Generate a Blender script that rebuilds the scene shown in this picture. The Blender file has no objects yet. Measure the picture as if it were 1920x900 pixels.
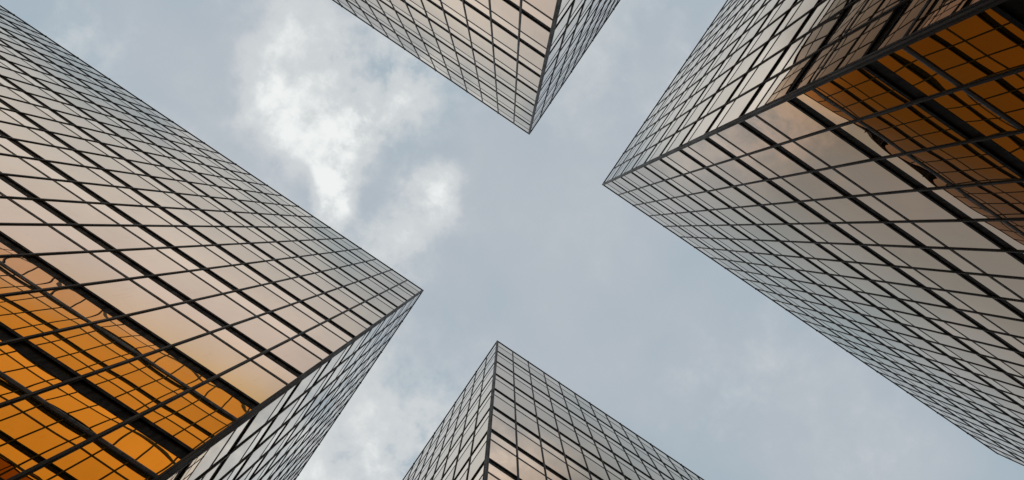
import bpy, math, random
from mathutils import Matrix, Vector

SC = bpy.context.scene
COL = SC.collection
random.seed(11)
rad = math.radians

# ------------------------------------------------------------------ camera
EYE = 1.6
cam_d = bpy.data.cameras.new("camera")
cam_d.sensor_width = 36.0
cam_d.lens = 20.006
cam_d.clip_start = 0.05
cam_d.clip_end = 3000.0
cam = bpy.data.objects.new("camera", cam_d)
COL.objects.link(cam)
RW = Matrix(((0.8278161968, -0.5609407822, -0.0081106871),
             (0.5607391662, 0.8277860154, -0.0184905418),
             (0.0170860124, 0.0107587901, 0.9997961375)))      # world -> lens axes
cam.matrix_world = Matrix.Translation((0, 0, EYE)) @ (RW.transposed() @ Matrix.Diagonal((1, -1, -1))).to_4x4()
SC.camera = cam

# ------------------------------------------------------------------ view
SC.view_settings.view_transform = 'Standard'
SC.view_settings.look = 'None'
SC.view_settings.exposure = 0.0
SC.view_settings.gamma = 1.0
SC.view_settings.use_curve_mapping = False
SC.cycles.max_bounces = 16
SC.cycles.glossy_bounces = 12
SC.cycles.diffuse_bounces = 3

# ------------------------------------------------------------------ sun
SUN_ELEV = rad(24)
SUN_DIR = Vector((-0.71 * math.cos(SUN_ELEV), 0.71 * math.cos(SUN_ELEV), math.sin(SUN_ELEV))).normalized()
sun_d = bpy.data.lights.new("sun", 'SUN')
sun_d.energy = 0.8
sun_d.angle = rad(12)
sun_d.color = (1.0, 0.95, 0.88)
sun = bpy.data.objects.new("sun", sun_d)
COL.objects.link(sun)
sun.rotation_euler = SUN_DIR.to_track_quat('Z', 'Y').to_euler()

# ------------------------------------------------------------------ node helper
class NT:
    def __init__(self, tree):
        self.t = tree
        tree.nodes.clear()
    def n(self, typ, **kw):
        nd = self.t.nodes.new(typ)
        for k, v in kw.items():
            setattr(nd, k, v)
        return nd
    def put(self, sock, val):
        if isinstance(val, bpy.types.NodeSocket):
            self.t.links.new(val, sock)
        elif val is not None:
            sock.default_value = val
    def m(self, op, a, b=None, c=None, clamp=False):
        nd = self.n('ShaderNodeMath', operation=op, use_clamp=clamp)
        self.put(nd.inputs[0], a); self.put(nd.inputs[1], b); self.put(nd.inputs[2], c)
        return nd.outputs[0]
    def vm(self, op, a, b=None, scale=None):
        nd = self.n('ShaderNodeVectorMath', operation=op)
        self.put(nd.inputs[0], a); self.put(nd.inputs[1], b)
        if scale is not None: self.put(nd.inputs[3], scale)
        return nd.outputs[1] if op in ('LENGTH', 'DOT_PRODUCT', 'DISTANCE') else nd.outputs[0]
    def mix(self, fac, a, b, blend='MIX'):
        nd = self.n('ShaderNodeMix', data_type='RGBA', blend_type=blend, clamp_factor=True)
        self.put(nd.inputs[0], fac); self.put(nd.inputs[6], a); self.put(nd.inputs[7], b)
        return nd.outputs[2]
    def noise(self, vec, scale, detail=4, rough=0.5, dim='3D', lac=2.0, dist=0.0):
        nd = self.n('ShaderNodeTexNoise', noise_dimensions=dim)
        self.put(nd.inputs['Vector'], vec)
        nd.inputs['Scale'].default_value = scale
        nd.inputs['Detail'].default_value = detail
        nd.inputs['Roughness'].default_value = rough
        nd.inputs['Lacunarity'].default_value = lac
        nd.inputs['Distortion'].default_value = dist
        return nd
    def smooth(self, v, a, b, lo=0.0, hi=1.0):
        nd = self.n('ShaderNodeMapRange', interpolation_type='SMOOTHSTEP')
        self.put(nd.inputs[0], v)
        for i, x in enumerate((a, b, lo, hi)): nd.inputs[i + 1].default_value = x
        return nd.outputs[0]
    def ramp(self, fac, stops, interp='LINEAR'):
        nd = self.n('ShaderNodeValToRGB')
        r = nd.color_ramp; r.interpolation = interp
        while len(r.elements) < len(stops): r.elements.new(0.5)
        for e, (p, c) in zip(r.elements, stops):
            e.position = p; e.color = (*c, 1)
        self.put(nd.inputs[0], fac)
        return nd.outputs[0]

# ------------------------------------------------------------------ world: cloudy daylight sky
world = bpy.data.worlds.new("World")
SC.world = world
world.use_nodes = True
W = NT(world.node_tree)
STR = 0.1
tc = W.n('ShaderNodeTexCoord')
d = tc.outputs['Generated']
sky = W.n('ShaderNodeTexSky', sky_type='NISHITA', sun_disc=False, sun_elevation=SUN_ELEV,
          sun_rotation=math.atan2(SUN_DIR.x, SUN_DIR.y))
sx = W.n('ShaderNodeSeparateXYZ'); W.put(sx.inputs[0], d)
zc = W.m('MAXIMUM', sx.outputs[2], 0.08)
gx = W.m('DIVIDE', sx.outputs[0], zc); gy = W.m('DIVIDE', sx.outputs[1], zc)   # position on the cloud deck
cg = W.n('ShaderNodeCombineXYZ'); W.put(cg.inputs[0], gx); W.put(cg.inputs[1], gy)
g = cg.outputs[0]
def warp(vec, scale, amp, detail, off):
    nz = W.noise(W.vm('ADD', vec, (off, off * .7, off * .3)), scale, detail, 0.55)
    return W.vm('ADD', vec, W.vm('SCALE', W.vm('SUBTRACT', nz.outputs['Color'], (.5, .5, .5)), scale=amp))
gw = warp(g, 6.0, 0.05, 2, 3.0)
gw = warp(gw, 17.0, 0.055, 5, 8.0)
# broken cloud: (x, y, radius, weight) on the deck
BLOBS = [(-0.504, -0.096, 0.129, 0.26), (-0.475, 0.030, 0.094, 0.34), (-0.417, -0.032, 0.129, 0.26), (-0.386, -0.087, 0.129, 0.20),
         (-0.322, -0.108, 0.129, 0.24), (-0.268, -0.111, 0.082, 0.26), (-0.332, 0.011, 0.105, 0.30), (-0.386, 0.081, 0.094, 0.28),
         (-0.457, 0.074, 0.070, 0.20), (-0.520, -0.096, 0.064, 0.26), (-0.512, -0.001, 0.047, 0.28), (-0.465, 0.062, 0.053, 0.32),
         (-0.445, -0.091, 0.047, 0.14), (-0.320, 0.020, 0.061, 0.95), (-0.309, -0.022, 0.047, 0.30), (-0.305, 0.093, 0.042, 1.00),
         (-0.277, 0.126, 0.040, 0.85), (-0.375, 0.072, 0.047, 0.30), (-0.263, 0.155, 0.045, 0.60), (-0.405, 0.077, 0.035, 0.20),
         (-0.149, 0.024, 0.054, 0.85), (-0.152, 0.069, 0.070, 0.30), (-0.144, 0.148, 0.059, 0.55), (-0.192, 0.152, 0.059, 0.26),
         (-0.126, 0.017, 0.070, 0.18), (-0.128, 0.097, 0.082, 0.20), (-0.265, -0.091, 0.041, 0.20), (-0.305, -0.108, 0.035, 0.15),
         (-0.776, 0.145, 0.094, 0.22), (-0.814, 0.138, 0.070, 0.10), (-0.582, 0.170, 0.082, 0.10), (-0.048, 0.418, 0.152, 0.19),
         (-0.021, 0.492, 0.105, 0.22), (0.025, 0.426, 0.105, 0.14), (-0.031, 0.544, 0.094, 0.22), (-0.051, 0.363, 0.070, 0.12),
         (0.515, 0.004, 0.141, 0.10), (0.479, 0.052, 0.082, 0.10), (0.540, -0.127, 0.129, 0.07), (0.738, -0.042, 0.105, 0.12),
         (0.071, -0.409, 0.105, 0.10), (-0.024, -0.300, 0.082, 0.10), (-0.021, -0.212, 0.070, 0.08), (0.011, -0.447, 0.070, 0.10),
         (0.100, 0.340, 0.160, 0.20), (0.210, 0.540, 0.220, 1.10), (0.250, -0.400, 0.130, 1.30)]
acc = None
for (bx, by, br, bw) in BLOBS:
    ds = W.vm('DISTANCE', gw, (bx, by, 0.0))
    v = W.smooth(ds, br * 1.55, 0.0, 0.0, bw)
    acc = v if acc is None else W.m('ADD', acc, v)
acc = W.m('MULTIPLY', acc, 0.58)
bank = W.m('MULTIPLY', W.smooth(gx, 0.05, -0.26), W.smooth(W.m('MAXIMUM', W.m('MULTIPLY', gy, -1.15), W.m('MULTIPLY_ADD', gy, 2.1, -0.16)), 0.145, 0.42))
gt = warp(g, 7.0, 0.05, 3, 5.0)
n1 = W.noise(gt, 17.0, 10, 0.62).outputs['Fac']
n2 = W.noise(W.vm('ADD', g, (7.3, 2.1, 0.0)), 2.1, 5, 0.5).outputs['Fac']
n3 = W.noise(W.vm('ADD', gt, (1.3, 5.1, 0.0)), 5.5, 7, 0.55).outputs['Fac']
puff = W.m('MULTIPLY_ADD', acc, 2.7, 0.42)
rel = W.m('SUBTRACT', W.m('MULTIPLY_ADD', n3, 0.6, W.m('MULTIPLY', n1, 0.8)), 0.70)
acc = W.m('ADD', acc, W.m('MULTIPLY', rel, W.m('MULTIPLY', puff, W.m('SUBTRACT', 1.0, W.m('MULTIPLY', bank, 0.6)))))
acc = W.m('ADD', acc, W.m('MULTIPLY', bank, 0.72))
acc = W.m('ADD', acc, W.m('MULTIPLY', W.m('SUBTRACT', n2, 0.5), 0.35))
k = 1.0 / STR
def lin(c): return tuple(((x / 255 + .055) / 1.055) ** 2.4 if x > 10 else x / 255 / 12.92 for x in c)
def C(c, s=1.0): return tuple(x * s * k for x in lin(c)) + (1.0,)
deck = W.mix(W.smooth(n2, .35, .66), C((166, 183, 194)), C((183, 191, 199)))
thin = W.mix(0.05, deck, sky.outputs[0])                       # a little blue through the thin deck
c1 = W.mix(W.smooth(acc, 0.02, 0.46), thin, C((205, 210, 213)))
c2 = W.mix(W.smooth(acc, 0.42, 1.02), c1, C((239, 242, 241)))
# away from the blue-grey rift overhead: a brighter bank on the sun's side, a dull thick deck on the far side
agy = W.m('ABSOLUTE', gy)
far_side = W.m('MULTIPLY', W.smooth(gx, 0.13, 0.40), W.smooth(agy, 0.15, 0.40))
low = W.m('MULTIPLY', W.smooth(gx, 0.10, 0.40), W.smooth(gy, -0.38, -0.53))
low2 = W.m('MULTIPLY', W.smooth(gx, -0.12, -0.30), W.smooth(gy, -0.50, -0.58))
dull = W.m('MULTIPLY', W.m('SUBTRACT', 1.0, W.m('MULTIPLY', far_side, 0.30)), W.m('SUBTRACT', 1.0, W.m('MULTIPLY', W.m('MAXIMUM', low, low2), 0.57)))
c3 = W.mix(W.m('MULTIPLY', bank, 0.75), c2, W.mix(1.0, c2, (1.04, 1.0, .965, 1), 'MULTIPLY'))
c3 = W.mix(far_side, c3, W.mix(1.0, c3, (1.13, .97, .84, 1), 'MULTIPLY'))
c3 = W.mix(low, c3, W.mix(1.0, c3, (1.14, .98, .86, 1), 'MULTIPLY'))
glow = W.m('MULTIPLY_ADD', W.m('MULTIPLY', W.smooth(gy, 0.45, 0.62), W.smooth(gx, 0.0, -0.2)), 0.16, 1.0)     # brightest where the sun hides
bgn = W.n('ShaderNodeBackground'); W.put(bgn.inputs[0], W.vm('SCALE', c3, scale=W.m('MULTIPLY', dull, glow))); bgn.inputs[1].default_value = STR
wo = W.n('ShaderNodeOutputWorld'); W.t.links.new(bgn.outputs[0], wo.inputs[0])

# ------------------------------------------------------------------ materials
def material(name):
    mt = bpy.data.materials.new(name); mt.use_nodes = True
    return mt, NT(mt.node_tree)
def out(N, sh):
    o = N.n('ShaderNodeOutputMaterial'); N.t.links.new(sh, o.inputs[0])

def gold_glass():
    mt, N = material("gold_glass")
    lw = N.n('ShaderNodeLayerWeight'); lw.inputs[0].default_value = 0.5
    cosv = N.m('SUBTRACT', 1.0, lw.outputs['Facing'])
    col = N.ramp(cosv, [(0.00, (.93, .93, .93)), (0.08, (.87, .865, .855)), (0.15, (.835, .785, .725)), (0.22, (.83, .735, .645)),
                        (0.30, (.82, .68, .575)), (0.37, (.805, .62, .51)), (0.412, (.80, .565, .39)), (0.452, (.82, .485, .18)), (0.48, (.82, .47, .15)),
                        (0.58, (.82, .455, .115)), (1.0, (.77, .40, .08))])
    at = N.n('ShaderNodeAttribute', attribute_name='tone')
    tcn = N.n('ShaderNodeTexCoord')
    geo = N.n('ShaderNodeNewGeometry')
    tone = N.m('MULTIPLY_ADD', at.outputs['Fac'], 0.075, 0.88)
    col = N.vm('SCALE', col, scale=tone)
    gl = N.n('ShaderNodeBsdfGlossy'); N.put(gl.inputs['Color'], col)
    pos = geo.outputs['Position']
    film = N.noise(pos, 1.3, 5, 0.6).outputs['Fac']
    spots = N.noise(N.vm('MULTIPLY', pos, (9.0, 9.0, 3.0)), 1.0, 6, 0.65).outputs['Fac']
    N.put(gl.inputs['Roughness'], N.smooth(film, 0.4, 0.8, 0.0, 0.012))
    df = N.n('ShaderNodeBsdfDiffuse'); df.inputs[0].default_value = (.22, .20, .17, 1)
    dirt = N.m('ADD', N.smooth(film, 0.5, 0.8, 0.0, 0.05), N.smooth(spots, 0.66, 0.78, 0.0, 0.16))
    run = N.noise(N.vm('MULTIPLY', pos, (14.0, 14.0, 0.45)), 1.0, 5, 0.6).outputs['Fac']
    dirt = N.m('ADD', dirt, N.m('MULTIPLY', N.smooth(run, 0.55, 0.8, 0.0, 0.13), N.smooth(film, 0.35, 0.65)))
    ms = N.n('ShaderNodeMixShader'); N.put(ms.inputs[0], dirt)
    N.t.links.new(gl.outputs[0], ms.inputs[1]); N.t.links.new(df.outputs[0], ms.inputs[2])
    out(N, ms.outputs[0])
    return mt
def metal_paint(name, c, rough, spec=0.5, var=0.35):
    mt, N = material(name)
    geo = N.n('ShaderNodeNewGeometry')
    nz = N.noise(N.vm('MULTIPLY', geo.outputs['Position'], (6, 6, 1.2)), 1.0, 6, 0.65).outputs['Fac']
    b = N.n('ShaderNodeBsdfPrincipled')
    N.put(b.inputs['Base Color'], N.mix(N.smooth(nz, .35, .7), tuple(x * (1 - var) for x in c) + (1,), tuple(x * (1 + var) for x in c) + (1,)))
    N.put(b.inputs['Roughness'], N.smooth(nz, .3, .75, rough * .8, rough * 1.25))
    b.inputs['Specular IOR Level'].default_value = spec
    out(N, b.outputs[0])
    return mt
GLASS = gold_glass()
FRAME = metal_paint("dark_bronze_frame", (.020, .0185, .016), .5, .3)
BAND = metal_paint("black_band_metal", (.004, .0042, .004), .6, .12)
CORE = metal_paint("dark_core", (.010, .010, .010), .8, .1)
ROOF = metal_paint("roof_felt", (.16, .155, .15), .9, .2)

def paving():
    mt, N = material("granite_paving")
    geo = N.n('ShaderNodeNewGeometry')
    br = N.n('ShaderNodeTexBrick'); N.put(br.inputs['Vector'], geo.outputs['Position'])
    br.inputs['Color1'].default_value = (.27, .26, .245, 1); br.inputs['Color2'].default_value = (.32, .305, .285, 1)
    br.inputs['Mortar'].default_value = (.12, .115, .11, 1); br.inputs['Scale'].default_value = 1.0
    br.inputs['Mortar Size'].default_value = .008; br.inputs['Brick Width'].default_value = .9; br.inputs['Row Height'].default_value = .6
    nz = N.noise(geo.outputs['Position'], 2.0, 8, .6).outputs['Fac']
    b = N.n('ShaderNodeBsdfPrincipled')
    N.put(b.inputs['Base Color'], N.mix(1.0, br.outputs[0], N.ramp(nz, [(0.3, (.75, .75, .75)), (0.7, (1, 1, 1))]), 'MULTIPLY'))
    b.inputs['Roughness'].default_value = .6
    out(N, b.outputs[0])
    return mt
PAVE = paving()

# ------------------------------------------------------------------ mesh helpers
def link_mesh(name, verts, faces, mat, parent=None, smooth=False, tone=None):
    me = bpy.data.meshes.new(name)
    me.from_pydata(verts, [], faces)
    me.materials.append(mat)
    if smooth: me.polygons.foreach_set('use_smooth', [True] * len(me.polygons))
    if tone is not None:
        a = me.attributes.new('tone', 'FLOAT', 'POINT'); a.data.foreach_set('value', tone)
    me.update()
    o = bpy.data.objects.new(name, me); COL.objects.link(o)
    if parent: o.parent = parent
    return o
def copy_part(o, parent, loc, rz):
    c = o.copy(); COL.objects.link(c); c.parent = parent
    c.location = loc; c.rotation_euler = (0, 0, rz)
    return c
def extrude_profile(pts, z0, z1, cuts=()):
    """plan outline raised between heights, in lengths with a hairline joint at each cut"""
    V, F = [], []
    zs = [z0] + list(cuts) + [z1]
    n = len(pts)
    for a, b in zip(zs[:-1], zs[1:]):
        a2 = a + (.004 if a != z0 else 0); b2 = b - (.004 if b != z1 else 0)
        s = len(V)
        V += [(x, y, a2) for x, y in pts] + [(x, y, b2) for x, y in pts]
        F += [(s + i, s + (i + 1) % n, s + n + (i + 1) % n, s + n + i) for i in range(n)]
        F += [tuple(s + i for i in range(n - 1, -1, -1)), tuple(s + n + i for i in range(n))]
    return V, F
def ring(profile, x0, y0, x1, y1):
    """closed profile of (out, z) carried round a rectangle"""
    V, F = [], []
    n = len(profile)
    for (sx_, sy_) in ((-1, -1), (1, -1), (1, 1), (-1, 1)):
        cx = x0 if sx_ < 0 else x1; cy = y0 if sy_ < 0 else y1
        V += [(cx + sx_ * o, cy + sy_ * o, z) for o, z in profile]
    for s in range(4):
        a, b = s * n, ((s + 1) % 4) * n
        F += [(a + i, b + i, b + (i + 1) % n, a + (i + 1) % n) for i in range(n)]
    return V, F

# ------------------------------------------------------------------ facade dimensions (metres)
H = 47.0
PX = H / 1067.0
MOD = 35.0 * PX
ROOFZ = EYE + H
def Z(t): return EYE + H * t
FL = 0.0727
BANDS = [Z(0.9212 - FL * i) for i in range(13)]
BH = 0.0056 * H                                # half a band
TRANS = [Z(0.9652)] + [b - 0.0243 * H for b in BANDS[:-1]]
TH = 0.0018 * H
PW = MOD - 0.06

def pane_grid(w, h, n, seed, amp=1.0, tone=0.0):
    """one sheet of glass, slightly bowed in its frame"""
    r = random.Random(seed)
    s = min(w, h) / 2
    a = r.choice((1, 1, 1, -1)) * (r.uniform(.0006, .0012) if h < 1.2 else r.uniform(.0005, .0011)) * amp
    e = r.uniform(-.0007, .0007) * amp; tw = r.uniform(-.0007, .0007) * amp
    tx = r.uniform(-.0015, .0015) * amp; ty = r.uniform(-.0014, .0014) * amp
    p = r.uniform(0, 6.28); wv = r.uniform(.00002, .00007) * amp
    t = tone + r.random()
    V, F, T = [], [], []
    for j in range(n + 1):
        for i in range(n + 1):
            x = -1 + 2 * i / n; y = -1 + 2 * j / n
            q = a * (1 - abs(x) ** 3) * (1 - abs(y) ** 2.3) + e * x * y + tw * (x ** 3) * .5 + tx * x + ty * y * h / 2
            q += wv * math.sin(3 * y + p) * math.cos(2.2 * x + p * 2)
            V.append((x * w / 2, q, y * h / 2)); T.append(t)
    for j in range(n):
        for i in range(n):
            s0 = j * (n + 1) + i
            F.append((s0 + 1, s0, s0 + n + 1, s0 + n + 2))
    return V, F, T

# pane rows: (kind, z low, z high)
ROWS = []
ROWS.append(('spandrel', TRANS[0] + TH, ROOFZ - .09))
for i, b in enumerate(BANDS):
    ROWS.append(('window', b + BH, TRANS[i] - TH))
    if i + 1 < len(BANDS):
        ROWS.append(('spandrel', TRANS[i + 1] + TH, b - BH))
ROWS.append(('window', 1.9, BANDS[-1] - BH))
ROWS.append(('spandrel', 0.35, 1.82))

VARIANTS = {}
def variant(kind, h, seed):
    key = (kind, round(h, 3), seed)
    if key not in VARIANTS:
        VARIANTS[key] = pane_grid(PW, h, 12, hash(key[1:]) & 0xffff, 1.0, 1.2 if kind == 'spandrel' else 0.0)
    return VARIANTS[key]

def to_pixel(p):
    q = RW @ (Vector(p) - Vector((0, 0, EYE)))
    if q.z <= .1: return None
    return (960 + 1067 * q.x / q.z, 450 + 1067 * q.y / q.z)

def build_tower(label, corner, sx_, sy_, nx, ny):
    root = bpy.data.objects.new("glass_tower", None); COL.objects.link(root)
    root['label'] = label; root['category'] = 'tower'; root['group'] = 'matching gold glass towers around the court'
    cx, cy = corner
    x0, x1 = sorted((cx, cx + sx_ * nx * MOD)); y0, y1 = sorted((cy, cy + sy_ * ny * MOD))
    ox, oy = (x0 + x1) / 2, (y0 + y1) / 2
    root.location = (ox, oy, 0)
    x0 -= ox; x1 -= ox; y0 -= oy; y1 -= oy
    # core wall and roof
    V, F = extrude_profile([(x0 + .09, y0 + .09), (x1 - .09, y0 + .09), (x1 - .09, y1 - .09), (x0 + .09, y1 - .09)], 0, ROOFZ - .5)
    link_mesh("wall", V, F, CORE, root)
    V, F = extrude_profile([(x0 + .14, y0 + .14), (x1 - .14, y0 + .14), (x1 - .14, y1 - .14), (x0 + .14, y1 - .14)], ROOFZ - .499, ROOFZ - .3)
    link_mesh("roof", V, F, ROOF, root)
    # rings
    for b in BANDS:
        pr = [(-.085, b - BH), (.006, b - BH), (.006, b - BH + .07), (-.03, b - BH + .075), (-.03, b + BH - .12), (.002, b + BH - .115), (.002, b + BH), (-.085, b + BH)]
        V, F = ring(pr, x0, y0, x1, y1); link_mesh("floor_band", V, F, BAND, root)
    for t in TRANS + [1.86]:
        pr = [(-.085, t - TH), (.004, t - TH), (.012, t - TH * .5), (.012, t + TH * .5), (.004, t + TH), (-.085, t + TH)]
        V, F = ring(pr, x0, y0, x1, y1); link_mesh("transom", V, F, FRAME, root)
    pr = [(-.3, ROOFZ - .09), (.02, ROOFZ - .09), (.035, ROOFZ - .055), (.05, ROOFZ - .05), (.05, ROOFZ), (-.3, ROOFZ)]
    V, F = ring(pr, x0, y0, x1, y1); link_mesh("parapet_cap", V, F, FRAME, root)
    pr = [(-.085, 0), (.06, 0), (.06, .3), (.04, .35), (-.085, .35)]
    V, F = ring(pr, x0, y0, x1, y1); link_mesh("plinth", V, F, BAND, root)
    # corner posts
    a, p_, c = .098, .045, .014
    plan = [(-a, p_), (-a, -.02), (-.02, -.02), (-.02, -a), (p_, -a), (p_, -a + .05), (p_ - c, -a + .056), (p_ - c, .0), (.0, p_ - c), (-a + .056, p_ - c), (-a + .05, p_)]
    for sxx, syy in ((1, 1), (-1, 1), (-1, -1), (1, -1)):
        pts = [(x * sxx, y * syy) for x, y in plan]
        if sxx * syy < 0: pts.reverse()
        pts = [(x + (x1 if sxx > 0 else x0), y + (y1 if syy > 0 else y0)) for x, y in pts]
        V, F = extrude_profile(pts, 0, ROOFZ - .02, [b - .9 for b in reversed(BANDS[1::2])])
        link_mesh("corner_post", V, F, FRAME, root)
    # faces: (name, middle, outward angle of local Y, modules, seen)
    FACES = [((x0 if sx_ > 0 else x1, 0), (-sx_, 0), ny, True), ((0, y0 if sy_ > 0 else y1), (0, -sy_), nx, True),
             ((x1 if sx_ > 0 else x0, 0), (sx_, 0), ny, False), ((0, y1 if sy_ > 0 else y0), (0, sy_), nx, False)]
    w = .057
    mul_plan = [(-w, -.08), (w, -.08), (w, .008), (w * .5, .014), (w * .5, .038), (-w * .5, .038), (-w * .5, .014), (-w, .008)]
    proto_m = proto_b = None
    rearV, rearF = [], []
    panes = []
    for (mx, my), (nx_, ny_), N_, seen in FACES:
        rz = math.atan2(ny_, nx_) - math.pi / 2
        ex, ey = ny_, -nx_                                     # local X
        for i in range(1, N_):
            s = (i - N_ / 2) * MOD
            loc = (mx + ex * s, my + ey * s, 0)
            if seen:
                if proto_m is None:
                    V, F = extrude_profile(mul_plan, 0, ROOFZ - .03)
                    proto_m = link_mesh("mullion", V, F, FRAME, root)
                    proto_m.location = loc; proto_m.rotation_euler = (0, 0, rz)
                else: copy_part(proto_m, root, loc, rz)
                if i % 2 == 0:
                    if proto_b is None:
                        V, F = extrude_profile([(-.05, .052), (.05, .052), (.035, .08), (-.035, .08)][::-1], ROOFZ - .07, ROOFZ - .005)
                        proto_b = link_mesh("roof_bracket", V, F, BAND, root)
                        proto_b.location = loc; proto_b.rotation_euler = (0, 0, rz)
                    else: copy_part(proto_b, root, loc, rz)
            else:
                V, F = extrude_profile(mul_plan, 0, ROOFZ - .03)
                M = Matrix.Translation(loc) @ Matrix.Rotation(rz, 4, 'Z')
                b0 = len(rearV); rearV += [tuple(M @ Vector(v)) for v in V]; rearF += [tuple(b0 + q for q in f) for f in F]
        for i in range(N_):
            s = (i + .5 - N_ / 2) * MOD
            for kind, za, zb in ROWS:
                area = 0.0
                if seen:
                    cs = [to_pixel((mx + ox + ex * (s + dx), my + oy + ey * (s + dx), z)) for dx, z in ((-PW / 2, za), (PW / 2, za), (PW / 2, zb), (-PW / 2, zb))]
                    if all(cs):
                        cs = [(min(max(x, 0), 1920), min(max(y, 0), 900)) for x, y in cs]
                        area = abs(sum(cs[q][0] * cs[(q + 1) % 4][1] - cs[(q + 1) % 4][0] * cs[q][1] for q in range(4))) / 2
                panes.append((area, kind, seen, mx + ex * s, my + ey * s, (za + zb) / 2, zb - za, rz))
    o = link_mesh("mullion", rearV, rearF, FRAME, root); o['kind'] = 'stuff'
    # glass: the hundred that show largest of each kind are parts of their own, the rest is one sheetwork
    for kind, name in (('window', 'window'), ('spandrel', 'spandrel_panel')):
        lst = sorted((p for p in panes if p[1] == kind), key=lambda p: -p[0])
        V, F, T = [], [], []
        rnd = random.Random(len(kind) + int(cx * 10))
        mesh_cache = {}
        for idx, (area, _, seen, px, py, pz, h, rz) in enumerate(lst):
            sd = rnd.randrange(14)
            if idx < 100 and area > 0:
                key = (round(h, 3), sd)
                if key not in mesh_cache:
                    v, f, t = variant(kind, h, sd)
                    o = link_mesh(name, v, f, GLASS, root, True, t)
                    mesh_cache[key] = o
                    o.location = (px, py, pz); o.rotation_euler = (0, 0, rz)
                else:
                    copy_part(mesh_cache[key], root, (px, py, pz), rz)
            else:
                if seen: v, f, t = pane_grid(PW, h, 8, rnd.random(), 1.0, 1.2 if kind == 'spandrel' else 0.0)
                else: v, f, t = pane_grid(PW, h, 1, rnd.random(), 1.0)
                ca, sa = math.cos(rz), math.sin(rz); b0 = len(V)
                V += [(px + ca * x - sa * y, py + sa * x + ca * y, pz + z) for x, y, z in v]
                F += [tuple(b0 + q for q in ff) for ff in f]; T += t
        o = link_mesh(name, V, F, GLASS, root, True, T); o['kind'] = 'stuff'
    return root

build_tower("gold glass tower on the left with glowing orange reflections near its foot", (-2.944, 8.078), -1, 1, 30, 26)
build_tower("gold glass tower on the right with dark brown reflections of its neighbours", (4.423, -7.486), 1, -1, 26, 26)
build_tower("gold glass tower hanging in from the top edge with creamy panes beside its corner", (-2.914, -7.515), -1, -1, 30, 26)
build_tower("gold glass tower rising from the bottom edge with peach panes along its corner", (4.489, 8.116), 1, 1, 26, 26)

# ------------------------------------------------------------------ ground
o = link_mesh("plaza", [(-600, -600, 0), (600, -600, 0), (600, 600, 0), (-600, 600, 0)], [(0, 1, 2, 3)], PAVE)
o['kind'] = 'structure'
